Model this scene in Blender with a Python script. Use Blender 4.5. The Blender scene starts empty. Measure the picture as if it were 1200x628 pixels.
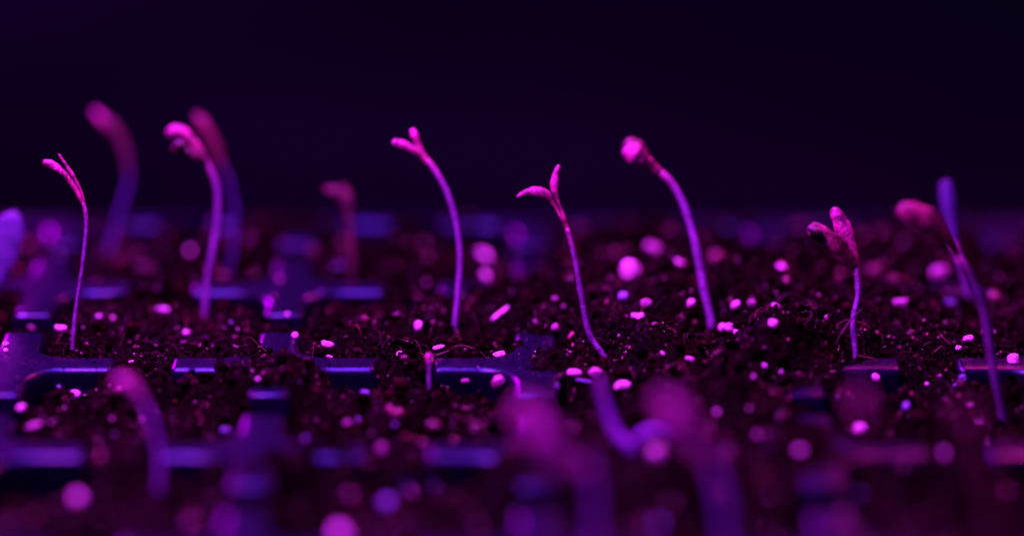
import bpy, bmesh, math, random
import numpy as np
from mathutils import Vector
R = math.radians
rng = np.random.default_rng(7)
random.seed(7)
S = 0.01                       # everything below is written in centimetres
col = bpy.context.scene.collection
scene = bpy.context.scene

# ------------------------------------------------------------------ camera numbers
TH = R(16.6); F = 4427.0       # pitch, focal length in photo pixels (1200 wide)
CAM = np.array([0.0, -40.98, 13.4])
FWD = np.array([0.0, math.cos(TH), -math.sin(TH)])
UP = np.array([0.0, math.sin(TH), math.cos(TH)])
RT = np.array([1.0, 0.0, 0.0])
def P(px, py, D):
    return CAM + D * (FWD + (px - 600) / F * RT - (py - 314) / F * UP)
def G(px, py, z=0.0):
    d = FWD + (px - 600) / F * RT - (py - 314) / F * UP
    return CAM + d * ((z - CAM[2]) / d[2])
def depth_of(p): return float(np.dot(p - CAM, FWD))
DF = depth_of(G(600, 414))
KB = 285.0
def coc(D): return KB * abs(D - DF) / D

# ------------------------------------------------------------------ noise
def _h(ix, iy, s):
    n = (ix * 374761393 + iy * 668265263 + s * 1442695041) & 0xFFFFFFFF
    n = ((n ^ (n >> 13)) * 1274126177) & 0xFFFFFFFF
    n = n ^ (n >> 16)
    return (n & 0xFFFF) / 65535.0
def vnoise(x, y, s=0):
    x = np.asarray(x, float); y = np.asarray(y, float)
    ix = np.floor(x).astype(np.int64); iy = np.floor(y).astype(np.int64)
    fx = x - ix; fy = y - iy
    fx = fx * fx * (3 - 2 * fx); fy = fy * fy * (3 - 2 * fy)
    a = _h(ix, iy, s); b = _h(ix + 1, iy, s); c = _h(ix, iy + 1, s); d = _h(ix + 1, iy + 1, s)
    return (a + (b - a) * fx) * (1 - fy) + (c + (d - c) * fx) * fy - 0.5
def fbm(x, y, f, o, s=0):
    r = 0; a = 1.0
    for k in range(o):
        r = r + a * vnoise(x * f, y * f, s + k * 17); f *= 2.03; a *= 0.55
    return r
def sstep(a, b, x):
    t = np.clip((x - a) / (b - a), 0, 1); return t * t * (3 - 2 * t)

# ------------------------------------------------------------------ tray lattice
PITCH = 3.0; OX = 0.273; OY = 0.17; HALF = 1.26; RC = 0.42; NW = 0.31
IX0, IX1 = -3, 3               # cell columns: OX+3i .. OX+3(i+1)
IY0, IY1 = -3, 1
X0 = OX + PITCH * IX0; X1 = OX + PITCH * (IX1)
Y0 = OY + PITCH * IY0; Y1 = OY + PITCH * (IY1 + 1)

# ------------------------------------------------------------------ seedling base points (px, py, z)
BASES = {
 's1': (85, 410, -.05), 's2': (240, 368, -.1), 's3': (269, 320, -.1), 's4': (127, 296, -.1), 's5': (412, 335, -.08),
 's6': (533, 384, .02), 's7': (711, 425, .02), 's8': (834, 383, .02), 's9': (1003, 418, .05), 's10': (1175, 492, -.38),
 's11': (503, 453, -.12), 's19': (1136, 348, -.05), 's12': (186, 574, -.2),
}
BP = {k: G(*v) for k, v in BASES.items()}

OVER = []   # overflow mounds (x, y, radius, height)
for (px, py, r, h) in [(318, 428, .55, .42), (292, 412, .2, .26), (335, 440, .4, .3), (258, 428, .10, .06), (850, 424, 1.0, .30), (760, 420, .7, .28), (700, 426, .5, .2), (950, 416, .35, .2),
                       (634, 426, .38, .36), (612, 404, .14, .12), (890, 424, .75, .4), (620, 545, .6, .3), (300, 545, .4, .2), (870, 530, 1.2, .3), (945, 500, .35, .2), (1130, 540, .35, .2), (905, 430, .6, .22), (628, 352, 1.2, .25), (1240, 340, 1.2, .3), (700, 345, .9, .2), (330, 355, .4, .1),
                       (936, 360, 1.5, .3), (850, 340, 1.6, .3), (1150, 425, .5, .12), (940, 395, .6, .25), (620, 375, .5, .22),
                       (100, 421, .10, .05), (125, 428, .3, .15), (470, 418, .5, .16), (420, 530, .4, .15), (150, 530, .5, .15), (800, 520, 1.4, .35), (1240, 500, .8, .3),
                       (700, 530, .6, .2), (760, 470, .4, .1), (860, 455, .7, .3), (330, 264, .6, .2), (720, 262, 1.1, .2), (1080, 262, 1.1, .2), (120, 259, .35, .2), (860, 262, .5, .2), (480, 258, .3, .2), (560, 260, .3, .15), (15, 340, .5, .15), (160, 343, .3, .15), (20, 424, .18, .15), (55, 470, .3, .2), (628, 390, .2, .12), (395, 427, .12, .1), (205, 424, .12, .08), (60, 530, .3, .16), (350, 533, .25, .15), (520, 532, .25, .15), (1060, 532, .3, .12)]:
    g = G(px, py); OVER.append((g[0], g[1], r, h))

def gridd(x, y):
    u = (x - OX) / PITCH; v = (y - OY) / PITCH
    cu = (u - np.floor(u) - .5) * PITCH; cv = (v - np.floor(v) - .5) * PITCH   # cell-centred coordinates
    return cu, cv
def rimmask(x, y):
    cu, cv = gridd(x, y)
    au, av = np.abs(cu), np.abs(cv)
    a = HALF; c = a - RC
    corner = (au > c) & (av > c)
    dist = np.where(corner, np.hypot(au - c, av - c) - RC, np.maximum(au - a, av - a))   # >0 = on rim
    notch = ((au < NW) & (av > a)) | ((av < NW) & (au > a))
    return dist, notch
def H(x, y, fine=True):
    x = np.asarray(x, float); y = np.asarray(y, float)
    cu, cv = gridd(x, y)
    dist, notch = rimmask(x, y)
    row = np.floor((y - OY) / PITCH)
    rf = sstep(-.95, .25, y - OY)
    lvl = -.46 + .27 * rf - .1 * sstep(4.6, 5.8, y) + .05 * vnoise(x * .33 + 9, y * .33, 5)
    lvl = lvl + rf * .07 * sstep(-.3, .8, x)
    lvl = lvl + (1 - rf) * .05 * sstep(-3.5, -2.5, x)
    m = np.clip(1 - (np.maximum(np.abs(cu), np.abs(cv)) / 1.35) ** 2, 0, 1)
    h = lvl + .15 * m + .05 * sstep(NW + .2, NW - .1, np.minimum(np.abs(cu), np.abs(cv)))
    clod = fbm(x, y, 1.6, 2, 3) * .20 + fbm(x, y, 5.5, 2, 31) * .13
    if fine: clod = clod + fbm(x, y, 16, 3, 71) * .06
    h = h + clod * np.where(row >= 0, .9, 1.0)
    ov = 0
    for ox, oy, r, hh in OVER:
        ov = ov + hh * np.exp(-((x - ox) ** 2 + (y - oy) ** 2) / (r * r) * 1.1)
    h = h + ov * .8
    ov = .30 * np.tanh(ov / .30)
    onrim = sstep(-.10, .0, dist) * (~notch)
    cover = sstep(.07, .20, ov + clod * .3 + np.maximum(fbm(x, y, 1.3, 3, 207), 0) * .24)
    h = h + cover * sstep(-.6, .0, dist) * np.maximum(0, .03 + clod * .45 - h)
    h = h - onrim * (1 - cover) * .35
    for b in BP.values():
        w = np.exp(-((x - b[0]) ** 2 + (y - b[1]) ** 2) / .06)
        h = h * (1 - w) + b[2] * w + clod * .2 * w
        dy = b[1] - y
        wf = np.exp(-((x - b[0]) / .42) ** 2) * sstep(-.25, .0, dy) * sstep(1.9, 1.1, dy)
        h = h - wf * np.maximum(0, h - (b[2] - .015 - .05 * np.clip(dy, 0, 2) + clod * .15))
    return h

# ------------------------------------------------------------------ materials
def mat(name):
    m = bpy.data.materials.new(name); m.use_nodes = True
    nt = m.node_tree; return m, nt, nt.nodes['Principled BSDF']
def nd(nt, t, **k):
    n = nt.nodes.new(t)
    for a, b in k.items(): setattr(n, a, b)
    return n
def noise(nt, scale_cm, detail=4, rough=.6):
    g = nd(nt, 'ShaderNodeNewGeometry'); n = nd(nt, 'ShaderNodeTexNoise')
    n.inputs['Scale'].default_value = 100.0 / scale_cm; n.inputs['Detail'].default_value = detail; n.inputs['Roughness'].default_value = rough
    nt.links.new(g.outputs['Position'], n.inputs['Vector']); return n
def ramp(nt, src, stops):
    r = nd(nt, 'ShaderNodeValToRGB'); e = r.color_ramp.elements
    while len(e) < len(stops): e.new(.5)
    for i, (p, c) in enumerate(stops):
        e[i].position = p; e[i].color = (*c, 1) if len(c) == 3 else c
    nt.links.new(src, r.inputs['Fac']); return r
def bump(nt, src, bs, dist_cm, strength=1.0):
    b = nd(nt, 'ShaderNodeBump'); b.inputs['Distance'].default_value = dist_cm * S; b.inputs['Strength'].default_value = strength
    nt.links.new(src, b.inputs['Height']); nt.links.new(b.outputs['Normal'], bs.inputs['Normal'])

def make_soil_mat():
    m, nt, bs = mat('soil')
    g = nd(nt, 'ShaderNodeNewGeometry')
    r = ramp(nt, g.outputs['Random Per Island'], [(0, (.0004, .0002, .0002)), (.6, (.0022, .0004, .0006)), (.86, (.006, .0008, .0014)), (.97, (.03, .003, .007)), (1, (.2, .03, .08))])
    n = noise(nt, .12, 5, .7)
    mx = nd(nt, 'ShaderNodeMix', data_type='RGBA', blend_type='MULTIPLY'); mx.inputs[0].default_value = .8
    r2 = ramp(nt, n.outputs['Fac'], [(.3, (.25, .25, .25)), (.7, (1.6, 1.5, 1.5))])
    nt.links.new(r.outputs[0], mx.inputs[6]); nt.links.new(r2.outputs[0], mx.inputs[7]); nt.links.new(mx.outputs[2], bs.inputs['Base Color'])
    rr = ramp(nt, g.outputs['Random Per Island'], [(0, (.85,) * 3), (.945, (.7,) * 3), (.955, (.25,) * 3), (1, (.15,) * 3)]); nt.links.new(rr.outputs[0], bs.inputs['Roughness'])
    sp = ramp(nt, g.outputs['Random Per Island'], [(0, (.0,) * 3), (.945, (.02,) * 3), (.955, (.7,) * 3), (1, (1,) * 3)]); nt.links.new(sp.outputs[0], bs.inputs['Specular IOR Level'])
    n2 = noise(nt, .03, 4, .7); bump(nt, n2.outputs['Fac'], bs, .02)
    return m
def make_bed_mat():
    m, nt, bs = mat('soil_bed')
    n = noise(nt, .10, 6, .75)
    r = ramp(nt, n.outputs['Fac'], [(.35, (.0006, .0003, .0003)), (.5, (.002, .0005, .0006)), (.62, (.006, .001, .0015)), (.75, (.015, .003, .004))])
    nt.links.new(r.outputs[0], bs.inputs['Base Color'])
    bs.inputs['Roughness'].default_value = .65; bs.inputs['Specular IOR Level'].default_value = .03
    n2 = noise(nt, .025, 5, .75); bump(nt, n2.outputs['Fac'], bs, .03)
    return m
def make_fibre_mat():
    m, nt, bs = mat('coir_fibre')
    g = nd(nt, 'ShaderNodeNewGeometry')
    r = ramp(nt, g.outputs['Random Per Island'], [(0, (.01, .003, .003)), (.6, (.025, .005, .006)), (1, (.25, .05, .06))])
    nt.links.new(r.outputs[0], bs.inputs['Base Color']); bs.inputs['Roughness'].default_value = .5
    return m
def make_grain_mat(name, c, rough, spec=.5):
    m, nt, bs = mat(name)
    n = noise(nt, .05, 4, .6)
    r = ramp(nt, n.outputs['Fac'], [(.35, tuple(v * .55 for v in c)), (.6, c)])
    nt.links.new(r.outputs[0], bs.inputs['Base Color']); bs.inputs['Roughness'].default_value = rough
    bs.inputs['Specular IOR Level'].default_value = spec
    bs.inputs['Subsurface Weight'].default_value = .25; bs.inputs['Subsurface Radius'].default_value = (.0006, .0006, .0006); bs.inputs['Subsurface Scale'].default_value = 1
    n2 = noise(nt, .02, 3, .6); bump(nt, n2.outputs['Fac'], bs, .012)
    return m
def make_tray_mat():
    m, nt, bs = mat('tray_plastic')
    n = noise(nt, .35, 5, .65)
    r = ramp(nt, n.outputs['Fac'], [(.3, (.0011, .0011, .006)), (.7, (.0023, .002, .0115))])
    nt.links.new(r.outputs[0], bs.inputs['Base Color'])
    n1 = noise(nt, .05, 3, .6)
    rr = ramp(nt, n1.outputs['Fac'], [(.35, (.26,) * 3), (.7, (.40,) * 3)]); nt.links.new(rr.outputs[0], bs.inputs['Roughness']); bs.inputs['Specular IOR Level'].default_value = .3; bs.inputs['Specular Tint'].default_value = (.35, .5, 1, 1)
    n2 = noise(nt, .018, 2, .5); bump(nt, n2.outputs['Fac'], bs, .0022, .5)
    return m
def make_plant_mat(name, low, high, speck=.35):
    # colour runs along the organ from 'low' (attribute 0) to 'high' (attribute 1)
    m, nt, bs = mat(name)
    a = nd(nt, 'ShaderNodeAttribute'); a.attribute_name = 'along'
    r = ramp(nt, a.outputs['Fac'], [(0, low), (.78 if 'stem' in name else .35, low), (.9 if 'stem' in name else .7, tuple((p + q) / 2 for p, q in zip(low, high))), (1, high)])
    nb = noise(nt, .11, 3, .55)
    rb = ramp(nt, nb.outputs['Fac'], [(.40, (.28, .22, .25) if 'cotyledon' in name and 'violet' not in name else (.75,) * 3), (.60, (1.25,) * 3)])  # cotyledons: underside shade and bright spots put in as colour blotches
    n = noise(nt, .022, 3, .6)
    r2 = ramp(nt, n.outputs['Fac'], [(.38, (1 - speck * 1.3,) * 3), (.56, (1,) * 3), (.68, (1 + speck * 2,) * 3)])
    mx = nd(nt, 'ShaderNodeMix', data_type='RGBA', blend_type='MULTIPLY'); mx.inputs[0].default_value = 1
    my = nd(nt, 'ShaderNodeMix', data_type='RGBA', blend_type='MULTIPLY'); my.inputs[0].default_value = 1
    nt.links.new(r.outputs[0], mx.inputs[6]); nt.links.new(r2.outputs[0], mx.inputs[7]); nt.links.new(mx.outputs[2], my.inputs[6]); nt.links.new(rb.outputs[0], my.inputs[7]); nt.links.new(my.outputs[2], bs.inputs['Base Color'])
    bs.inputs['Roughness'].default_value = .34; bs.inputs['Specular IOR Level'].default_value = .5
    bs.inputs['Subsurface Weight'].default_value = .12; bs.inputs['Subsurface Radius'].default_value = (.0009, .0004, .0004); bs.inputs['Subsurface Scale'].default_value = 1
    bump(nt, n.outputs['Fac'], bs, .012)
    return m
M_SOIL = make_soil_mat(); M_BED = make_bed_mat(); M_FIB = make_fibre_mat()
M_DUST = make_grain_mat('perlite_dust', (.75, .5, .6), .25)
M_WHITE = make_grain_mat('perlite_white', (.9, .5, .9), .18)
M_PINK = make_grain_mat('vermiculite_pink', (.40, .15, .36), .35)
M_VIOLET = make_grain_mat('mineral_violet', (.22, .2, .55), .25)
M_TRAY = make_tray_mat()
STEM_LO = (.15, .05, .27); STEM_HI = (.34, .06, .26); LEAF_LO = (.30, .03, .15); LEAF_HI = (.46, .06, .33)
M_STEM = make_plant_mat('stem_skin', STEM_LO, STEM_HI)
M_LEAF = make_plant_mat('cotyledon_skin', LEAF_LO, LEAF_HI)
M_REDLEAF = make_plant_mat('dark_red_cotyledon_skin', (.05, .008, .03), (.12, .012, .035))  # darker red copy; on far seedlings it also stands for lamp falloff
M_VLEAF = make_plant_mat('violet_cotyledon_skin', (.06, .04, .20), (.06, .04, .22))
M_DSTEM = make_plant_mat('dim_violet_stem_skin', (.045, .024, .20), (.10, .012, .07))  # stem colour darkened for far seedlings' distance from the lamps
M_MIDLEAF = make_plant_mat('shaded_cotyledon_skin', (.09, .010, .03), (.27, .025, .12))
M_MSTEM = make_plant_mat('violet_stem_skin', (.12, .07, .40), (.16, .07, .40))
M_COAT = make_plant_mat('seed_coat_skin', (.012, .006, .01), (.06, .02, .03))

# ------------------------------------------------------------------ mesh helpers
def link(name, verts, faces, mats, parent=None, smooth=True, attr=None, matidx=None):
    me = bpy.data.meshes.new(name)
    V = np.asarray(verts, dtype=np.float64) * S
    me.from_pydata(V.tolist(), [], faces)
    for m in (mats if isinstance(mats, list) else [mats]): me.materials.append(m)
    if smooth: me.polygons.foreach_set('use_smooth', [True] * len(me.polygons))
    if attr is not None:
        a = me.attributes.new('along', 'FLOAT', 'POINT'); a.data.foreach_set('value', np.asarray(attr, dtype=np.float32))
    me.update()
    o = bpy.data.objects.new(name, me); col.objects.link(o)
    if parent is not None: o.parent = parent
    return o
def tag(o, label=None, cat=None, group=None, kind=None):
    if label: o['label'] = label
    if cat: o['category'] = cat
    if group: o['group'] = group
    if kind: o['kind'] = kind
    return o
def empty(name, loc):
    o = bpy.data.objects.new(name, None); o.empty_display_size = .002; o.location = Vector(loc) * S
    col.objects.link(o); return o
def spline(pts, n):
    pts = np.asarray(pts, float)
    d = np.r_[0, np.cumsum(np.linalg.norm(np.diff(pts, axis=0), axis=1) ** .5)]
    p = np.vstack([2 * pts[0] - pts[1], pts, 2 * pts[-1] - pts[-2]]); t = np.r_[d[0] - (d[1] - d[0]), d, d[-1] + (d[-1] - d[-2])]
    out = []
    for s in np.linspace(d[0], d[-1], n):
        i = int(np.clip(np.searchsorted(d, s, 'right') - 1, 0, len(d) - 2)) + 1
        t0, t1, t2, t3 = t[i - 1:i + 3]; p0, p1, p2, p3 = p[i - 1:i + 3]
        a1 = (t1 - s) / (t1 - t0) * p0 + (s - t0) / (t1 - t0) * p1
        a2 = (t2 - s) / (t2 - t1) * p1 + (s - t1) / (t2 - t1) * p2
        a3 = (t3 - s) / (t3 - t2) * p2 + (s - t2) / (t3 - t2) * p3
        b1 = (t2 - s) / (t2 - t0) * a1 + (s - t0) / (t2 - t0) * a2
        b2 = (t3 - s) / (t3 - t1) * a2 + (s - t1) / (t3 - t1) * a3
        out.append((t2 - s) / (t2 - t1) * b1 + (s - t1) / (t2 - t1) * b2)
    return np.array(out)
def organ(name, parent, base, world_pts, wprof, m, n=40, sides=16, flat=1.0, cup=0.0, twist=0.0, a0=0.0, a1=1.0, rough=.0, hairs=0, seed=0):
    """tube or blade along world_pts (cm). wprof: [(t, full width cm)], flat: thickness / width, cup: how far the edges curl to the viewer"""
    c = spline(world_pts, n); T = np.gradient(c, axis=0); T /= np.linalg.norm(T, axis=1)[:, None]
    tt = np.linspace(0, 1, n)
    wt = np.array([w[0] for w in wprof]); wv = np.array([w[1] for w in wprof])
    # smooth width
    W = np.interp(tt, wt, wv)
    if n > 12:
        k = np.array([1, 2, 3, 2, 1]) / 9; Wp = np.r_[[W[0]] * 2, W, [W[-1]] * 2]; W = np.convolve(Wp, k, 'valid')
    W = W * (1 + .07 * np.sin(tt * 23 + seed) * np.sin(tt * 9 + seed * 2))
    end = np.sqrt(np.clip(1 - ((tt - .955) / .045).clip(0, 1) ** 2, 0, 1)); 
    W = W * np.maximum(end, .02)
    verts = []; attr = []; rs = np.random.default_rng(seed + 11)
    vd = FWD
    for i in range(n):
        N = np.cross(T[i], vd); N /= max(np.linalg.norm(N), 1e-6); B = np.cross(T[i], N); B /= np.linalg.norm(B)
        tw = twist * tt[i]
        N, B = N * math.cos(tw) + B * math.sin(tw), B * math.cos(tw) - N * math.sin(tw)
        for k in range(sides):
            ph = 2 * math.pi * k / sides
            r = W[i] / 2 * (1 + rough * (rs.random() - .5))
            x = math.cos(ph) * r; y = math.sin(ph) * r * flat
            off = -cup * (x * x) / max(r, 1e-4) 
            verts.append(c[i] + N * x + B * y + (-vd) * (-off)); attr.append(a0 + (a1 - a0) * tt[i])
    faces = []
    for i in range(n - 1):
        for k in range(sides):
            k2 = (k + 1) % sides
            faces.append((i * sides + k, i * sides + k2, (i + 1) * sides + k2, (i + 1) * sides + k))
    faces.append(tuple(range(sides))[::-1]); faces.append(tuple((n - 1) * sides + k for k in range(sides)))
    V = list(verts)
    for _ in range(hairs):            # short surface hairs / papillae
        i = int(rs.integers(1, n - 2)); k = int(rs.integers(0, sides)); k2 = (k + 1) % sides
        a_, b_, c_ = i * sides + k, i * sides + k2, (i + 1) * sides + k
        p = (verts[a_] + verts[b_] + verts[c_]) / 3; d = p - c[i]; L = np.linalg.norm(d)
        if L < 1e-4: continue
        d = d / L + T[i] * rs.normal(0, .3); d /= np.linalg.norm(d); q = len(V)
        V.append(p + d * rs.uniform(.004, .013) * (1 if 'stem' in name else .6)); attr.append(min(1, attr[a_] + .3))
        faces += [(a_, b_, q), (b_, c_, q), (c_, a_, q)]
    V = np.array(V) - np.array(base)
    return link(name, V, faces, m, parent, attr=attr)
_ico = {}
def ico(sub):
    if sub not in _ico:
        bm = bmesh.new(); bmesh.ops.create_icosphere(bm, subdivisions=sub, radius=1)
        _ico[sub] = (np.array([v.co[:] for v in bm.verts]), np.array([[v.index for v in f.verts] for f in bm.faces])); bm.free()
    return _ico[sub]
def lump(sub, amp, seed):
    v, f = ico(sub); rs = np.random.default_rng(seed); v = v.copy()
    r = np.ones(len(v))
    for _ in range(7):
        d = rs.normal(size=3); d /= np.linalg.norm(d); r += amp * (rs.random() - .4) * np.maximum(0, v @ d) ** 3 * 1.6
    r += amp * .25 * (rs.random(len(v)) - .5)
    return v * r[:, None], f

# ------------------------------------------------------------------ seedling tray
def cell_mesh():
    us = np.concatenate([np.linspace(-(HALF - RC), -.40, 6), np.linspace(-.36, -.26, 7), np.linspace(-.2, .2, 7), np.linspace(.26, .36, 7), np.linspace(.40, HALF - RC, 6)])
    prof = [('o', 0.0), (.07, 0.0), (.045, -.008), (.020, -.030), (.006, -.058), (0, -.085), (-.01, -.16), (-.03, -.5), (-.06, -.9), (-.12, -2.0), (-.2, -3.4)]
    rings = []
    for d, z in prof:
        ring = []
        for s in range(4):
            ca, sa = [(1, 0), (0, 1), (-1, 0), (0, -1)][s]
            def put(x, y, zz): ring.append((x * ca - y * sa, x * sa + y * ca, zz))
            for u in us:       # side facing -y, running +x
                nn = float(sstep(.36, .27, abs(u)))
                zz = z if z <= -.5 else z - nn * .34 * (1 if z > -.1 else .8)
                put(u, -(1.5 if d == 'o' else HALF + d), zz)
            for a in np.linspace(0, 90, 11)[1:-1]:
                if d == 'o':
                    k = a / 90 * 2; c0 = HALF - RC; L = 1.5 - c0
                    if k <= 1: put(c0 + L * k, -1.5, z)
                    else: put(1.5, -1.5 + L * (k - 1), z)
                else:
                    r = RC + d; c0 = HALF - RC
                    put(c0 + r * math.sin(R(a)), -c0 - r * math.cos(R(a)), z)
        rings.append(ring)
    n = len(rings[0]); V = [p for r in rings for p in r]; Fc = []
    for i in range(len(rings) - 1):
        for k in range(n):
            k2 = (k + 1) % n; Fc.append((i * n + k, i * n + k2, (i + 1) * n + k2, (i + 1) * n + k))
    b = (len(rings) - 1) * n; Fc.append(tuple(b + k for k in range(n)))
    return V, Fc
tray = tag(empty('seedling_tray', ((X0 + X1) / 2, (Y0 + Y1) / 2, 0)), 'black plastic seedling tray of square cells with notched rims, filled with dark soil', 'seedling tray')
tc = np.array([(X0 + X1) / 2, (Y0 + Y1) / 2, 0])
V, Fc = cell_mesh()
cell0 = link('cell', V, Fc, M_TRAY, tray)
first = True
for j in range(IY0, IY1 + 1):
    for i in range(IX0, IX1):
        o = cell0 if first else cell0.copy()
        if not first: col.objects.link(o); o.parent = tray
        first = False
        o.location = Vector((OX + PITCH * (i + .5) - tc[0], OY + PITCH * (j + .5) - tc[1], 0)) * S
# lip round the tray
lp = [(-.0, -.5), (-.0, .0), (.14, .0), (.18, -.03), (.20, -.10), (.24, -.9), (.20, -.9)]
V = []; Fc = []
for (d, z) in lp:
    for cx, cy in ((X0 - d, Y0 - d), (X1 + d, Y0 - d), (X1 + d, Y1 + d), (X0 - d, Y1 + d)): V.append((cx - tc[0], cy - tc[1], z - .004))
for i in range(len(lp) - 1):
    for k in range(4): Fc.append((i * 4 + k, i * 4 + (k + 1) % 4, (i + 1) * 4 + (k + 1) % 4, (i + 1) * 4 + k))
link('outer_lip', V, Fc, M_TRAY, tray, smooth=False)

# ------------------------------------------------------------------ potting soil: one mesh of bed, crumbs, fibres, dust
VV = []; FF = []; MI = []; base_i = 0
def addmesh(v, f, mi):
    global base_i
    VV.append(v); FF.append((f + base_i)); MI.append(np.full(len(f), mi)); base_i += len(v)
xs = np.arange(X0 + .05, X1 - .049, .026)
ys = np.concatenate([np.arange(Y0 + .05, -1.6, .055), np.arange(-1.6, 2.2, .020), np.arange(2.2, Y1 - .04, .055)])
XX, YY = np.meshgrid(xs, ys); ZZ = H(XX, YY)
v = np.stack([XX.ravel(), YY.ravel(), ZZ.ravel()], 1); nx, ny = len(xs), len(ys)
ii = (np.arange(ny - 1)[:, None] * nx + np.arange(nx - 1)[None]).ravel()
QUADF = np.stack([ii, ii + 1, ii + nx + 1, ii + nx], 1)
bedv = v
base_i = len(v)
def scatter(n, y0, y1, smin, smax, sub, mi, power=2.2, sink=.3, seed=0, rimp=.05, xlim=(X0 + .1, X1 - .1)):
    rs = np.random.default_rng(seed)
    x = rs.uniform(*xlim, n); y = rs.uniform(y0, y1, n)
    h = H(x, y); dist, notch = rimmask(x, y)
    bare = (dist > -.03) & (~notch) & (h < .0)
    keep = (~bare) | (rs.random(n) < rimp * (fbm(x, y, .8, 2, 91) > .05))
    s = smin + (smax - smin) * rs.random(n) ** power
    s = np.where(bare, np.minimum(s, .035), s)
    h = np.where(bare, 0.0, h)
    x, y, h, s, bare = x[keep], y[keep], h[keep], s[keep], bare[keep]
    n = len(x); v0, f = ico(sub); nv = len(v0)
    shp = rs.uniform(.45, 1.25, (n, 1, 3)); vv = v0[None] * shp * (1 + .55 * (rs.random((n, nv, 1)) - .5))
    q = rs.normal(size=(n, 4)); q /= np.linalg.norm(q, axis=1)[:, None]; w, a, b, c = q.T
    Rm = np.stack([1 - 2 * (b * b + c * c), 2 * (a * b - c * w), 2 * (a * c + b * w), 2 * (a * b + c * w), 1 - 2 * (a * a + c * c), 2 * (b * c - a * w), 2 * (a * c - b * w), 2 * (b * c + a * w), 1 - 2 * (a * a + b * b)], 1).reshape(n, 3, 3)
    vv = np.einsum('nij,nkj->nki', Rm, vv) * (s / 2)[:, None, None]
    lift = s * (.5 - sink * rs.random(n))
    vv += np.stack([x, y, h + lift * .6], 1)[:, None]
    addmesh(vv.reshape(-1, 3), (f[None] + (np.arange(n) * nv)[:, None, None]).reshape(-1, 3), mi)
NEAR = (-1.7, 2.4)
scatter(70000, *NEAR, .010, .055, 1, 1, 2.2, seed=1)
scatter(4200, *NEAR, .05, .17, 1, 1, 3.0, seed=2, rimp=.004)
scatter(14000, Y0 + .1, NEAR[0], .03, .16, 1, 1, 2.2, seed=3, rimp=.03)
scatter(12000, NEAR[1], Y1 - .1, .03, .16, 1, 1, 2.2, seed=4, rimp=.03)
scatter(1300, *NEAR, .008, .020, 1, 3, 2.5, seed=5, rimp=.1)
scatter(200, *NEAR, .02, .045, 1, 3, 3.0, seed=6, rimp=0)
scatter(140, Y0 + .1, NEAR[0], .015, .05, 1, 3, 2.5, seed=7)
scatter(150, NEAR[1], Y1 - .1, .015, .05, 1, 3, 2.5, seed=8)
def fibres(n, y0, y1, rad, seed):
    rs = np.random.default_rng(seed); seg = 8; sd = 3
    x = rs.uniform(X0 + .3, X1 - .3, n); y = rs.uniform(y0, y1, n)
    d, nt_ = rimmask(x, y); hb = H(x, y); k = (fbm(x, y, .9, 2, 55) > -.12) & ((d < -.05) | (hb > .02)); x, y = x[k], y[k]; n = len(x)
    ang = rs.uniform(0, 2 * math.pi, n); L = rs.uniform(.12, .55, n); bend = rs.normal(0, 1.3, n); zl = rs.uniform(0, .11, n)
    t = np.linspace(0, 1, seg)[None]
    a = ang[:, None] + bend[:, None] * t
    px = x[:, None] + np.cumsum(np.cos(a), 1) * L[:, None] / seg; py = y[:, None] + np.cumsum(np.sin(a), 1) * L[:, None] / seg
    pz = np.maximum(H(px, py, False) + .012, -.3) + zl[:, None] * np.sin(np.pi * t) + rs.uniform(-.02, .05, (n, 1)) * t
    ok = (np.ptp(H(px, py, False), axis=1) < .12); px, py, pz, L, t0 = px[ok], py[ok], pz[ok], L[ok], t; n = len(px)
    c = np.stack([px, py, pz], 2); T = np.gradient(c, axis=1); T /= np.linalg.norm(T, axis=2)[..., None] + 1e-9
    A = np.cross(T, [0, 0, 1.0]); A /= np.linalg.norm(A, axis=2)[..., None] + 1e-9; B = np.cross(T, A)
    rr = rad * rs.uniform(.5, 1.5, (n, 1, 1)) * (1 - .5 * t[..., None])
    rings = [c + rr * (math.cos(p) * A + math.sin(p) * B) for p in (0, 2.09, 4.19)]
    v = np.stack(rings, 2).reshape(n, seg * sd, 3)
    f = []
    for i in range(seg - 1):
        for q in range(sd): f.append((i * sd + q, i * sd + (q + 1) % sd, (i + 1) * sd + (q + 1) % sd)); f.append((i * sd + q, (i + 1) * sd + (q + 1) % sd, (i + 1) * sd + q))
    f = np.array(f)
    addmesh(v.reshape(-1, 3), (f[None] + (np.arange(n) * seg * sd)[:, None, None]).reshape(-1, 3), 2)
fibres(1500, -1.3, 2.3, .0026, 21)
fibres(300, Y0 + .2, -1.3, .006, 22)
fibres(250, 2.3, Y1 - .2, .006, 23)
verts = np.vstack([bedv] + VV) * S; tris = np.vstack(FF)
me = bpy.data.meshes.new('potting_soil')
nq, ntri = len(QUADF), len(tris)
me.vertices.add(len(verts)); me.vertices.foreach_set('co', verts.astype(np.float32).ravel())
me.loops.add(nq * 4 + ntri * 3); me.loops.foreach_set('vertex_index', np.concatenate([QUADF.ravel(), tris.ravel()]).astype(np.int32))
me.polygons.add(nq + ntri)
me.polygons.foreach_set('loop_start', np.concatenate([np.arange(nq) * 4, nq * 4 + np.arange(ntri) * 3]).astype(np.int32))
me.polygons.foreach_set('material_index', np.concatenate([np.zeros(nq, int)] + MI).astype(np.int32))
for m in (M_BED, M_SOIL, M_FIB, M_DUST): me.materials.append(m)
me.update(calc_edges=True); me.validate()
soil = bpy.data.objects.new('potting_soil', me); col.objects.link(soil)
tag(soil, 'crumbly dark potting soil with fibres heaped in and over the tray cells', 'soil', kind='stuff')

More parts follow.
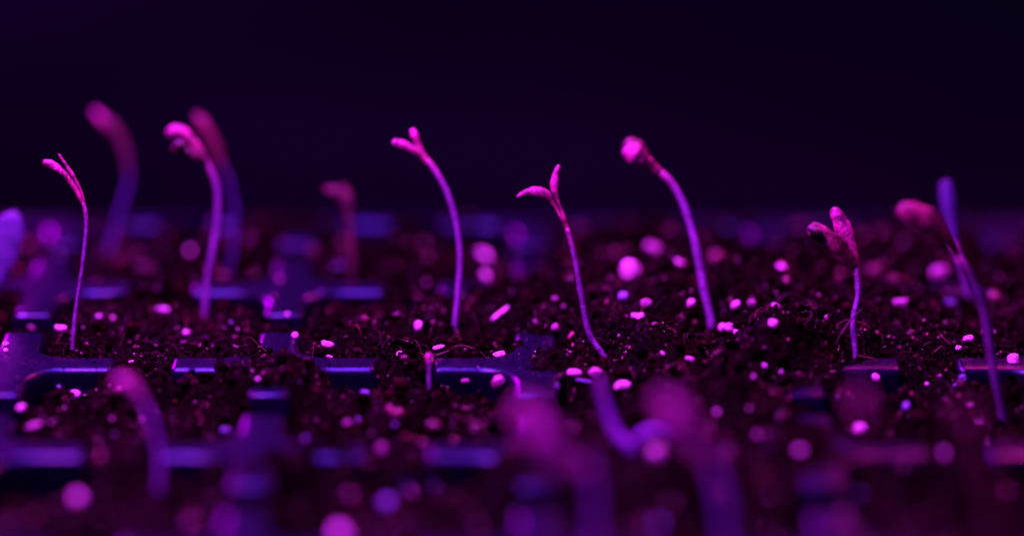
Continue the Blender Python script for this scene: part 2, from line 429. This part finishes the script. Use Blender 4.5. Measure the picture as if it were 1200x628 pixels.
# ------------------------------------------------------------------ seedlings
GRP = 'young seedlings sprouting from the tray cells'
M_FLEAF = make_plant_mat('bright_magenta_cotyledon_skin', (.34, .04, .28), (.5, .06, .42)); M_FSTEM = make_plant_mat('pale_stem_skin', (.20, .05, .45), (.25, .05, .32))
def seedling(key, label, stem, sw, leaves, D0=None, lean=None, base=None, hairs=0, coats=(), cat='seedling', name='seedling', smat=None, rough=.0):
    b = BP[key] if base is None else np.array(base)
    D = depth_of(b) if D0 is None else D0
    dz = lean if lean else 0.0            # depth drift in cm from base to tip of the plant
    ys_ = [p[1] for p in stem]; yb, yt = (BASES[key][1] if base is None else stem[0][1]), min(ys_)
    def W3(p):
        f = (yb - p[1]) / 220.0
        return P(p[0], p[1], D + dz * f + (p[2] if len(p) > 2 else 0))
    root = tag(empty(name, b), label, cat, GRP)
    px = D / F                             # cm per photo pixel at this depth
    pts = [b - np.array([0, 0, .25]), b] + [W3(p) for p in stem]
    organ('stem', root, b, pts, [(t, w * px * .76) for t, w in sw], smat or M_STEM, n=70, sides=14, hairs=hairs, seed=len(label), rough=rough)
    for lf in leaves:
        o = organ('cotyledon', root, b, [W3(p) for p in lf['p']], [(t, w * px * .93) for t, w in lf['w']], lf.get('m', M_LEAF), n=44, sides=20,
                  flat=lf.get('flat', .45), cup=lf.get('cup', 0), twist=lf.get('tw', 0), hairs=lf.get('hairs', 0), seed=int(lf['p'][-1][0]), rough=rough)
        if lf.get('label'): o['label'] = lf['label']
    for (cx, cy, dd, w, h, ang) in coats:
        v, f = lump(3, .25, int(cx)); c = W3((cx, cy, dd)) - b
        ca, sa = math.cos(R(ang)), math.sin(R(ang))
        U = (RT * ca + UP * sa) * w * px / 2; Vv = (-RT * sa + UP * ca) * h * px / 2; Wd = FWD * min(w, h) * px / 2
        vv = v[:, :1] * U + v[:, 1:2] * Vv + v[:, 2:] * Wd + c
        link('seed_coat', vv, f.tolist(), M_COAT, root, attr=np.clip(v[:, 1] * .5 + .2, 0, 1))
    return root
seedling('s1', 'thin upright seedling at the left with one round-tipped and one needle-thin cotyledon, sharply in focus', [(88, 370), (94, 330), (99, 290), (101, 262), (100, 248), (97, 236)],
         [(0, 6), (.3, 6.2), (.8, 5), (1, 6.5)], [
    dict(p=[(97, 238), (89, 223), (81, 211), (73, 202), (63, 195), (50, 189)], w=[(0, 5), (.35, 6), (.6, 8), (.8, 11.5), (.93, 9), (1, 6)], flat=.6, hairs=110),
    dict(p=[(99, 240), (95, 226), (88, 210), (79, 196), (68, 180)], w=[(0, 3.8), (.5, 4), (1, 3)], flat=.6, hairs=40)], lean=.0, hairs=160, rough=.05)
seedling('s2', 'seedling at the left with a hooked head still holding its dark seed coat', [(243, 330), (250, 290), (255, 250), (254, 220), (247, 200), (238, 185)],
         [(0, 9), (.5, 9.5), (.9, 9), (1, 11)], [
    dict(p=[(241, 190), (232, 173), (222, 162), (212, 155), (203, 155), (198, 162)], w=[(0, 9), (.4, 11), (.75, 17), (.9, 15), (1, 9)], flat=.6),
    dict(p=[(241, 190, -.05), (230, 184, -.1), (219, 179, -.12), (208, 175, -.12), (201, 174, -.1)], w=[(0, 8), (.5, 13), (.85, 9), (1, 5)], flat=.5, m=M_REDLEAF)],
    coats=[(211, 171, -.24, 15, 15, 20)])
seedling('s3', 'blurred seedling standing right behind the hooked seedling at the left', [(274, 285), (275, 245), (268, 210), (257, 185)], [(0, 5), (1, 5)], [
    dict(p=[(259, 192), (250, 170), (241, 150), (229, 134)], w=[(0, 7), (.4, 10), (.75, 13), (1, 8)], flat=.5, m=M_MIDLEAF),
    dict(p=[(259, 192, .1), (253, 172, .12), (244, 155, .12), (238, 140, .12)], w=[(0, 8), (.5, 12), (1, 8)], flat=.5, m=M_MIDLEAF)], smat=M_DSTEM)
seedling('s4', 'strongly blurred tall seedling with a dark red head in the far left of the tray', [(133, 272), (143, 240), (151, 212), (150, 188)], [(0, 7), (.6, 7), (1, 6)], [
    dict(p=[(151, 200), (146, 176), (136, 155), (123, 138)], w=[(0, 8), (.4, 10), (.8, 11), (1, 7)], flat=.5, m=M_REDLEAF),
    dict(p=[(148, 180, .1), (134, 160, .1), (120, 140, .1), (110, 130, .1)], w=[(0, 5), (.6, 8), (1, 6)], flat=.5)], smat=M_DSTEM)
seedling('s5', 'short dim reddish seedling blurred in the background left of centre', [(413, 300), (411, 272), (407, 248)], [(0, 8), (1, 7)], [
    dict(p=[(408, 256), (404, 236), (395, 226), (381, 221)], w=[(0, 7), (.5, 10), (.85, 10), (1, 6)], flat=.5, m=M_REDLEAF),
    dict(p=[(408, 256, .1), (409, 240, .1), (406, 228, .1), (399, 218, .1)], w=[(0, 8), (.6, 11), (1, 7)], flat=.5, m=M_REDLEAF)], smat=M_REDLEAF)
seedling('s6', 'tall slender seedling in the middle with two small spread cotyledons, a little blurred', [(537, 340), (539, 300), (534, 260), (523, 224), (509, 199), (499, 186)],
         [(0, 9), (.5, 9), (.85, 9), (1, 11)], [
    dict(p=[(503, 192), (492, 180), (481, 174), (470, 169), (460, 166)], w=[(0, 8), (.4, 9), (.75, 11.5), (1, 7)], flat=.5),
    dict(p=[(500, 188), (492, 175), (487, 163), (483, 151)], w=[(0, 7), (.4, 7), (.8, 10), (1, 6)], flat=.5)], lean=.1)
seedling('s7', 'in-focus seedling at the centre with two narrow arched cotyledons parted in a V', [(691, 392), (682, 352), (675, 310), (669, 283), (664, 266)],
         [(0, 8), (.4, 8), (.8, 7), (1, 8.5)], [
    dict(p=[(664, 268), (656, 252), (649, 239), (642, 230), (632, 225), (619, 225), (605, 231)], w=[(0, 4), (.3, 3.6), (.42, 6), (.6, 13), (.75, 12), (.9, 6.5), (1, 1.5)], flat=.45, hairs=100),
    dict(p=[(665, 268), (659, 249), (653, 234), (649.5, 220), (651, 207), (655.5, 193)], w=[(0, 4.5), (.35, 3.6), (.48, 5), (.66, 10.5), (.85, 9), (1, 4)], flat=.5, hairs=60)], lean=.0, hairs=220, rough=.06)
seedling('s8', 'seedling right of centre with a bulging round closed head, slightly blurred', [(826, 345), (821, 318), (814, 283), (800, 238), (786, 214), (770, 199)],
         [(0, 12), (.5, 13), (.8, 11), (1, 12)], [
    dict(p=[(773, 202, -.02), (760, 193, -.05), (750, 186, -.1), (742, 180, -.12), (733, 172, -.1)], w=[(0, 11), (.35, 17), (.65, 27), (.85, 25), (1, 16)], flat=.6),
    dict(p=[(773, 202, .08), (760, 191, .1), (750, 181, .1), (741, 173, .1), (731, 167, .1)], w=[(0, 8), (.4, 18), (.7, 28), (.9, 22), (1, 12)], flat=.5, m=M_REDLEAF)], lean=.15)
seedling('s9', 'short in-focus seedling at the right with a dark seed coat on one cotyledon', [(1000, 377), (1006, 345), (1004.5, 322), (1001, 306)],
         [(0, 8), (.5, 9), (.85, 10), (1, 13)], [
    dict(p=[(1002, 312), (997, 294), (991, 276), (985, 260), (976, 243)], w=[(0, 13), (.35, 19), (.6, 22), (.85, 18), (1, 10)], flat=.35, cup=-.25, hairs=140),
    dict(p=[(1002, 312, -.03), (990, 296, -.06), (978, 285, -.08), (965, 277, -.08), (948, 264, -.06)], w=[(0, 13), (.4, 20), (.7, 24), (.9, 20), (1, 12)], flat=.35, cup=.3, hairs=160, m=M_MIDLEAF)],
    coats=[(957, 273, -.15, 21, 13, -35)], lean=.0, hairs=150, rough=.06)
seedling('s10', 'tall leaning seedling at the right edge with a broad drooping cotyledon', [(1164, 432), (1153, 365), (1143, 338), (1133, 318), (1121, 300)],
         [(0, 12), (.5, 12), (1, 11)], [
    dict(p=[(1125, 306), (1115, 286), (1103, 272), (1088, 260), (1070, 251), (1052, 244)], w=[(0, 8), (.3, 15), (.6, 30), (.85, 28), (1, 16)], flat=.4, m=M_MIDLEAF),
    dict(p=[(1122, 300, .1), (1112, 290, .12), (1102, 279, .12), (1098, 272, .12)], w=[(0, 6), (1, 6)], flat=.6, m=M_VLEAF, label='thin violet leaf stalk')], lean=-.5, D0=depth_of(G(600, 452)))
seedling('s11', 'tiny pink sprout barely risen in front of the centre rim', [(502.5, 440), (503, 428), (502, 421)], [(0, 5), (.7, 6), (1, 8)], [
    dict(p=[(502, 425), (502, 419), (504, 414)], w=[(0, 7), (.6, 9), (1, 6)], flat=.7)])
seedling('s19', 'blurred violet seedling standing upright behind the tall leaning one at the right', [(1130, 325), (1123, 302), (1117, 284)], [(0, 7), (1, 9)], [
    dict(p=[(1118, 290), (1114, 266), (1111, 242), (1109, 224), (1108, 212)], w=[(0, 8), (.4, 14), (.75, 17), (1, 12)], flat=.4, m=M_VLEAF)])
# the out-of-focus plants nearest the lens
seedling('s12', 'blurred seedling bowing its pink head in the left foreground', [(187, 545), (184, 515), (175, 485), (165, 466)], [(0, 8), (.6, 8), (1, 8)], [
    dict(p=[(168, 472), (157, 458), (146, 450), (136, 443)], w=[(0, 9), (.5, 16), (.85, 17), (1, 10)], flat=.5, m=M_FLEAF),
    dict(p=[(168, 472, .1), (160, 455, .1), (155, 446, .1), (148, 438, .1)], w=[(0, 9), (.5, 12), (1, 8)], flat=.5, m=M_REDLEAF)], smat=M_FSTEM)
def front(label, bx, Yb, stem, sw, leaves, **k):
    b = np.array([0, Yb, -.3]); D = float(np.dot(b - CAM, FWD)); b[0] = (bx - 600) / F * D
    return seedling('x', label, stem, sw, leaves, base=b, **k)
front('large blurred seedling with a broad magenta leaf in the centre foreground', 703, -6.4, [(700, 680), (698, 620), (696, 565), (690, 535)], [(0, 14), (1, 9)], [
    dict(p=[(692, 552), (668, 545), (645, 528), (626, 502), (610, 468)], w=[(0, 8), (.35, 26), (.65, 44), (.9, 32), (1, 14)], flat=.3, m=M_FLEAF)], smat=M_FSTEM)
front('large blurred seedling with a pink leaf right of centre in the foreground', 862, -6.4, [(856, 680), (850, 610), (842, 565), (832, 538)], [(0, 15), (.7, 15), (1, 11)], [
    dict(p=[(836, 552), (822, 530), (806, 508), (788, 485), (770, 463)], w=[(0, 10), (.4, 28), (.7, 38), (.9, 26), (1, 12)], flat=.3, m=M_FLEAF),
    dict(p=[(830, 540, -.1), (800, 512, -.2), (780, 478, -.2), (772, 468, -.2)], w=[(0, 10), (.5, 13), (1, 7)], flat=.4, m=M_FLEAF)], smat=M_FSTEM)
front('dim blurred seedling with a small magenta tip in the right foreground', 1046, -6.6, [(1043, 650), (1040, 590), (1034, 545), (1022, 505), (1012, 480)], [(0, 11), (.6, 11), (1, 9)], [
    dict(p=[(1013, 488), (1009, 472), (1006, 457)], w=[(0, 14), (.6, 22), (1, 14)], flat=.5)], smat=M_REDLEAF)
front('dim reddish blurred seedling in the right corner of the foreground', 1174, -7.4, [(1170, 660), (1163, 600), (1156, 555), (1150, 528)], [(0, 16), (1, 15)], [
    dict(p=[(1152, 545), (1147, 520), (1140, 498), (1130, 478)], w=[(0, 14), (.5, 30), (.8, 30), (1, 14)], flat=.3, m=M_REDLEAF)], smat=M_REDLEAF)
# curled stem with a loop
b = G(787, 560, -.2); Dc = depth_of(G(600, 528))
rt = tag(empty('seedling', b), 'toppled violet seedling curled into a loop beside a bright grain in the foreground', 'seedling', GRP)
b = P(792, 562, Dc); rt.location = Vector(b) * S; px = Dc / F
organ('stem', rt, b, [P(x, y, Dc) for x, y in [(792, 562), (780, 550), (760, 543), (740, 528), (722, 508), (712, 482), (705, 458), (702, 440)]],
      [(0, 20), (.5, 20), (.8, 14), (1, 9)] and [(0, 13 * px), (.5, 14 * px), (.8, 9 * px), (1, 5 * px)], M_FSTEM, n=60)
organ('root', rt, b, [P(x, y, Dc + dd) for x, y, dd in [(742, 530, 0), (748, 514, -.1), (762, 505, -.15), (778, 508, -.1), (790, 520, 0), (792, 538, .1), (786, 552, .1)]],
      [(0, 9 * px), (.5, 10 * px), (1, 8 * px)], M_FSTEM, n=50)
# far left: broad violet leaf leaning out of the frame
b = G(-40, 384, -.2); Dv = depth_of(b) + .2
rt = tag(empty('seedling', b), 'broad blurred violet leaf leaning in from the left edge', 'seedling', GRP); px = Dv / F
organ('stem', rt, b, [b - np.array([0, 0, .3]), b, P(-33, 372, Dv), P(-24, 362, Dv)], [(0, 22 * px), (1, 26 * px)], M_STEM, n=20)
organ('cotyledon', rt, b, [P(x, y, Dv) for x, y in [(-22, 358), (-9, 326), (3, 296), (10, 274), (9, 260), (4, 252)]], [(0, 22 * px), (.4, 34 * px), (.75, 36 * px), (1, 26 * px)], M_VLEAF, flat=.25, n=36)

# loose fibre crossing the short right seedling
D = depth_of(BP['s9']) - .08
b = P(980, 404, D); rt = None
fo = organ('plant_fibre', None, b, [P(x, y, D) for x, y in [(980, 404), (985, 392), (993, 381), (1000, 371), (1006, 366), (1011, 361)]], [(0, .016), (.5, .02), (1, .008)], M_FIB, n=24, sides=6)
fo.location = Vector(b) * S
tag(fo, 'fine reddish fibre crossing the stem of the short right seedling', 'fibre')
for pts_, lab in (([(1003, 416), (1012, 418), (1022, 420), (1029, 424), (1031, 430)], 'arched pale fibre on the rim right of the short right seedling'),
                  ([(505, 414), (512, 416), (520, 413), (528, 410)], 'fine fibre lying on soil just behind the tiny pink sprout')):
    D = depth_of(G(pts_[0][0], pts_[0][1] + 6)) - .1; b = P(*pts_[0], D)
    fo = organ('plant_fibre', None, b, [P(x, y, D) for x, y in pts_], [(0, .012), (.5, .02), (1, .008)], M_FIB, n=20, sides=6)
    fo.location = Vector(b) * S; tag(fo, lab, 'fibre')

# ------------------------------------------------------------------ perlite and mineral grains on the soil
# px, py, width, height, tilt, brightness, colour, label
W, K, U = 'w', 'k', 'u'
GR = [
 (384,404,17,8,-8,1,W,'oval bright grain on soil right of the left rim cross'), (384,417,16,4,-20,1,W,'slim bright flake just below the oval bright grain'),
 (468,413,9,4,25,1,W,'small flat glinting flake on the mound left of the tiny sprout'), (512,407,16,5,20,1,W,'slanted pink-white flake above the tiny sprout'),
 (586,367,30,9,38,1,W,'long slanted bright flake between the two middle seedlings'), (490,382,9,12,10,.8,W,'upright grain left of the slender middle seedling'),
 (579,407,8,5,0,.8,W,'small grain left of the knobbly grain by the centre rim'), (586,414,14,6,20,1,W,'knobbly bright grain beside the centre rim'),
 (583,449,17,15,0,1,K,'large glowing pink grain below the centre rim'), (546,446,12,6,0,.9,K,'pink oval grain below the rim, right of the tiny sprout'),
 (337,368,8,8,0,.8,W,'round bead on the rim end behind the left rim cross'), (346,393,8,6,0,.8,W,'small grain at the right side of the rim post'),
 (302,444,9,8,0,.8,W,'round grain below the left rim cross'), (428,463,8,12,0,.5,U,'violet grain pair in the soil left of the tiny sprout'),
 (406,496,14,13,0,.8,K,'round pink disc of light in the soil left of centre foreground'), (420,491,10,10,0,.35,U,'dim violet grain beside the pink foreground grain'),
 (463,497,13,11,0,.45,U,'dim violet grain in the soil below the tiny sprout'), (358,515,15,17,0,.7,U,'violet grain on the blurred front rim, left of centre'),
 (452,590,32,32,0,.35,U,'faint violet disc low in the foreground, left of centre'), (398,622,40,40,0,.45,W,'big soft purple disc at the bottom edge, left of centre'),
 (448,526,20,20,0,.2,K,'faint reddish grain in the gap of the front rim'), (509,569,24,24,0,.22,U,'faint ringed violet disc in the centre-left foreground'),
 (88,461,14,9,0,1,W,'bright grain pair left of the bowed foreground seedling'), (99,463,6,5,0,.8,W,'small bead touching the bright grain pair at the left'),
 (25,477,14,13,0,1,W,'bright round grain near the left edge below the tray corner'), (40,498,24,6,14,.9,K,'long pink flake in the left foreground'),
 (60,495,10,6,0,.7,K,'short pink flake beside the long pink flake'), (133,510,15,15,0,.8,W,'round purple grain left of the bowed seedling stem'),
 (91,585,30,30,0,1,W,'brightest big purple disc in the lower left corner'), (166,491,9,9,0,.45,K,'small pink grain beside the bowed seedling stem'),
 (265,504,14,13,0,.35,U,'faint violet grain left of the front rim cross'), (131,490,9,9,0,.25,K,'faint grain above the round purple grain'),
 (188,363,22,11,8,1,W,'large bright grain between the two left seedlings'), (115,371,10,10,0,.9,W,'left one of two bright beads beside the thin left seedling'),
 (132,372,10,9,0,.8,W,'right one of two bright beads beside the thin left seedling'), (71,385,13,8,-10,.7,W,'soft oval grain left of the thin left seedling base'),
 (38,385,15,5,-35,.8,K,'slanted pink flake at the left tray corner'), (28,370,17,7,0,.5,U,'violet flat grain behind the left tray corner'),
 (219,390,10,10,0,.8,W,'round grain below and left of the hooked seedling base'), (153,424,8,4,10,1,W,'tiny sharp flake in the gap of the left rim'),
 (270,378,11,9,0,.4,U,'dim grain right of the hooked seedling base'), (68,453,6,6,0,.5,U,'tiny violet grain in front of the left rim'),
 (6,402,7,4,0,1,W,'upper of two bright specks on the left tray corner'), (7,410,6,4,0,1,W,'lower of two bright specks on the left tray corner'),
 (70,299,24,20,0,.45,U,'blurred violet disc left behind the thin left seedling'), (118,296,22,20,0,.3,K,'blurred pink disc right behind the thin left seedling'),
 (223,293,20,18,0,.35,W,'blurred disc left behind the hooked seedling'), (328,327,16,15,0,.5,K,'upper of two soft discs above the left rim post'),
 (321,347,13,12,0,.55,K,'lower of two soft discs above the left rim post'), (360,348,11,11,0,.25,K,'faint pink disc right of the left rim post'),
 (375,343,12,12,0,.22,U,'faint violet disc right of the left rim post'), (471,311,26,24,0,.4,K,'soft magenta disc in the far soil left of the slender middle seedling'),
 (396,312,26,22,0,.35,U,'soft violet disc beside the short reddish seedling'), (484,286,28,26,0,.28,K,'faint magenta disc highest in the far soil near the middle'),
 (568,301,28,20,0,.8,W,'upper of two overlapping bright discs right of the slender middle seedling'), (568,322,20,18,0,.85,W,'lower of two overlapping bright discs right of the slender middle seedling'),
 (500,331,16,14,0,.25,K,'faint disc just left of the slender middle seedling stem'), (742,317,25,25,0,.85,W,'brightest round disc in the far soil right of centre'),
 (765,293,26,26,0,.4,K,'magenta disc above the brightest far disc'), (790,312,26,22,0,.65,W,'wide disc between the brightest far disc and the round-headed seedling'),
 (601,342,14,13,0,.5,K,'pink disc in the soil right of the long slanted flake'), (650,350,10,9,0,.5,K,'upper red grain left of the centre seedling stem'),
 (659,358,10,9,0,.5,K,'lower red grain left of the centre seedling stem'), (730,348,14,12,0,.3,U,'dim violet grain right of the centre seedling stem'),
 (757,356,14,11,20,.6,K,'pink grain cluster between the centre and round-headed seedlings'), (747,371,11,9,0,.9,W,'bright bead under the pink grain cluster'),
 (809,356,12,12,0,1,W,'bright bead just left of the round-headed seedling stem'), (862,357,14,11,20,1,W,'bright bead right of the round-headed seedling stem'),
 (881,356,11,10,0,.3,K,'dim pink grain beside the bright bead at the round-headed seedling'), (846,384,10,9,0,1,W,'left grain of the bright trio at the round-headed seedling base'),
 (855,385,10,10,0,1,W,'middle grain of the bright trio at the round-headed seedling base'), (863,389,6,6,0,.8,W,'small right grain of the bright trio at the round-headed seedling base'),
 (651,383,8,8,0,.7,K,'pink bead left of the centre seedling, halfway up the soil'), (627,378,7,9,0,.4,K,'dim pink bead behind the centre rim end'),
 (809,420,8,4,-10,1,W,'small bright flake in the soil below the round-headed seedling'), (777,414,6,3,-50,1,W,'thin glinting sliver right of the centre seedling base'),
 (628,412,5,2,0,1,W,'tiny glint on the centre rim end'), (672,436,15,8,0,1,W,'bright lump left of the centre seedling base, on the rim front'),
 (698,436,13,11,-40,1,K,'pink-white lump touching below the centre seedling base'), (684,446,18,4,-12,.9,U,'curved violet flake under the two lumps at the centre seedling base'),
 (730,452,20,13,0,1,W,'large bright lump right below the centre seedling base'), (653,452,8,8,0,.5,U,'small violet bead left of the lumps at the centre seedling'),
 (895,428,5,5,0,.9,K,'tiny pink grain in the soil left of the short right seedling'), (883,441,8,4,0,1,W,'flat glint on the half-buried rim left of the short right seedling'),
 (909,360,11,8,-15,1,W,'upper of two bright beads behind and left of the short right seedling'), (905,379,11,11,0,1,W,'lower of two bright beads behind and left of the short right seedling'),
 (907,289,22,22,0,.28,K,'dim magenta disc below the dark-tipped seedling head, left'), (915,320,20,22,0,.45,W,'soft disc left behind the short right seedling'),
 (1058,354,22,13,0,.6,K,'rosy blurred patch right of the short right seedling'), (966,372,12,11,0,.35,K,'dim rosy ringed grain left of the short right seedling stem'),
 (1114,354,18,14,0,.35,U,'dim blue-violet disc left of the tall leaning stem'), (1103,320,26,24,0,.35,K,'magenta disc under the broad drooping leaf'),
 (1135,397,12,11,0,1,W,'bright bead left of the tall leaning stem'), (1123,408,7,7,0,.8,W,'small bead below the bright bead at the tall leaning stem'),
 (1167,392,12,8,0,.3,K,'dim grain right of the tall leaning stem'), (1188,422,12,12,0,1,W,'white speckled crumb on the rim at the right edge'),
 (1027,443,9,9,0,1,W,'bright bead on the rim front right of the short right seedling'), (1129,443,8,7,20,1,U,'violet bead at the left end of the right-edge rim'),
 (1101,440,6,3,0,1,K,'tiny pink flake in the gap of the right rim'), (1121,452,6,6,0,.7,U,'small bead under the violet bead at the right rim'),
 (1086,450,5,4,0,.8,W,'pin-sized bead below the gap of the right rim'), (1062,475,11,11,0,.45,U,'dim violet disc below the right rim'),
 (896,428,4,4,0,.8,W,'pin-sized bright speck left of the short right seedling'), (938,528,26,25,0,.75,W,'bright violet disc in the right foreground'),
 (887,510,20,20,0,.35,K,'dim magenta disc left of the bright violet disc'), (1107,531,23,17,0,.6,W,'oval violet disc on the front rim at the right'),
 (1149,494,19,9,-5,1,K,'bright pink flake left of the tall leaning stem base'), (1137,474,10,7,-25,.9,K,'small pink flake above the bright pink flake'),
 (1009,503,19,14,0,.6,W,'purple disc beside the dim foreground seedling'), (989,603,34,34,0,.35,K,'large dim magenta disc at the lower right'),
 (1009,581,26,28,0,.25,U,'large dim violet disc overlapping the magenta one at the lower right'), (840,483,14,13,0,.85,W,'round bright bead right of the pink foreground leaf'),
 (768,533,24,22,0,1,W,'bright glowing grain inside the curled stem loop'), (772,614,32,32,0,.3,U,'dim violet disc at the bottom, left of the big pink-leaved seedling'),
 (915,436,5,3,0,.6,W,'tiny glint on the half-buried rim right of its flat glint'), (1186,300,26,22,0,.25,K,'faint disc in the far soil at the right edge'),
 (850,295,24,22,0,.2,U,'faint violet disc in the far soil right of the round-headed seedling'), (600,300,24,22,0,.15,U,'faint violet disc in the far soil above the pink disc'),
]
gm = {W: M_WHITE, K: M_PINK, U: M_VIOLET}
Ds = np.arange(35.0, 50.0, .01)
for gi, (gx, gy, w, h, ang, br, c, lab) in enumerate(GR):
    ray = np.array([P(gx, gy, d) for d in (1.0,)])[0] - CAM
    pts = CAM + ray[None] * Ds[:, None]
    hh = H(pts[:, 0], pts[:, 1], False); dist, notch = rimmask(pts[:, 0], pts[:, 1])
    hh = np.where((dist > 0) & (~notch), np.maximum(hh, 0), hh)
    k = int(np.argmax(pts[:, 2] < hh)); D = float(Ds[k]); px = D / F; cc = coc(D)
    if cc > 6:
        w = max(math.sqrt(max(w * w - cc * cc, 0)), (.52 if br >= .8 else .38) * cc * math.sqrt(br), 4) ; h = max(math.sqrt(max(h * h - cc * cc, 0)), (.52 if br >= .8 else .38) * cc * math.sqrt(br), 4)
    w = w * px * .86; h = h * px * .86
    D -= min(w, h) * .35 + .07; ctr = P(gx, gy, D)
    v, f = lump(3, .8, gi + 100)
    ca, sa = math.cos(R(ang)), math.sin(R(ang))
    rg = np.random.default_rng(gi); v = np.sign(v) * np.abs(v) ** .8; v = v * (1 + .12 * (rg.random((len(v), 1)) - .5))
    vv = v[:, :1] * (RT * ca + UP * sa) * w / 2 + v[:, 1:2] * (-RT * sa + UP * ca) * h / 2 + v[:, 2:] * FWD * (min(w, h) * .9 / 2)
    o = link('perlite_grain' if c == W else ('vermiculite_flake' if c == K else 'mineral_grain'), vv, f.tolist(), gm[c], smooth=False)
    o.location = Vector(ctr) * S
    tag(o, lab, 'grain', 'pale grains scattered on the soil')

# ------------------------------------------------------------------ setting
def make_bench_mat():
    m, nt, bs = mat('bench_dark')
    n = noise(nt, 14, 3, .5); r = ramp(nt, n.outputs['Fac'], [(.3, (.001, .0008, .0018)), (.7, (.0022, .0012, .0048))])
    nt.links.new(r.outputs[0], bs.inputs['Base Color']); bs.inputs['Roughness'].default_value = .9; bs.inputs['Specular IOR Level'].default_value = .0
    return m
MBN = make_bench_mat()
o = link('bench_surface', [(-120, -70, -3.75), (120, -70, -3.75), (120, 160, -3.75), (-120, 160, -3.75)], [(0, 1, 2, 3)], MBN, smooth=False); tag(o, 'dark bench top under the tray', kind='structure')
o = link('backdrop', [(-120, 150, -3.7), (120, 150, -3.7), (120, 150, 90), (-120, 150, 90)], [(0, 1, 2, 3)], MBN, smooth=False); tag(o, 'dark unlit background', kind='structure')

# ------------------------------------------------------------------ lamps
def area(name, loc, target, sx, sy, energy, color):
    l = bpy.data.lights.new(name, 'AREA'); l.shape = 'RECTANGLE'; l.size = sx * S; l.size_y = sy * S; l.energy = energy; l.color = color
    o = bpy.data.objects.new(name, l); col.objects.link(o); o.location = Vector(loc) * S
    o.rotation_euler = (Vector(target) - Vector(loc)).to_track_quat('-Z', 'Y').to_euler(); return o
area('grow_lamp_blue', (-5, 1.5, 26), (0, 1, 0), 30, 2.4, 4.0, (.24, .03, 1))
area('grow_lamp_magenta', (-9, -3, 25), (0, 1, 0), 5, 3, 2.5, (1, .04, .62))
area('bench_tint_light', (-30, 52, 16), (-26, 46, -3.7), 14, 8, 8, (.65, .0, 1))  # added light that tints the bench behind the tray violet, strongest at left
area('grow_lamp_red_back', (12, 16, 20), (0, 0, 0), 8, 3, 1.2, (1, .02, .35))
w = bpy.data.worlds.new('World'); scene.world = w; w.use_nodes = True
w.node_tree.nodes['Background'].inputs[0].default_value = (.12, .0, .55, 1); w.node_tree.nodes['Background'].inputs[1].default_value = .004

# ------------------------------------------------------------------ camera
cd = bpy.data.cameras.new('camera'); cam = bpy.data.objects.new('camera', cd); col.objects.link(cam)
cam.location = Vector(CAM) * S; cam.rotation_euler = (R(90) - TH, 0, 0)
cd.sensor_width = 36; cd.lens = F / 1200 * 36; cd.clip_start = .01; cd.clip_end = 10
cd.dof.use_dof = True; cd.dof.focus_distance = DF * S
ap = KB * DF / F                      # aperture diameter, cm
cd.dof.aperture_fstop = cd.lens / (ap * 10)
scene.camera = cam
scene.view_settings.view_transform = 'Standard'; scene.view_settings.look = 'None'; scene.view_settings.exposure = 0; scene.view_settings.gamma = 1
scene.cycles.use_denoising = True
scene.cycles.max_bounces = 6
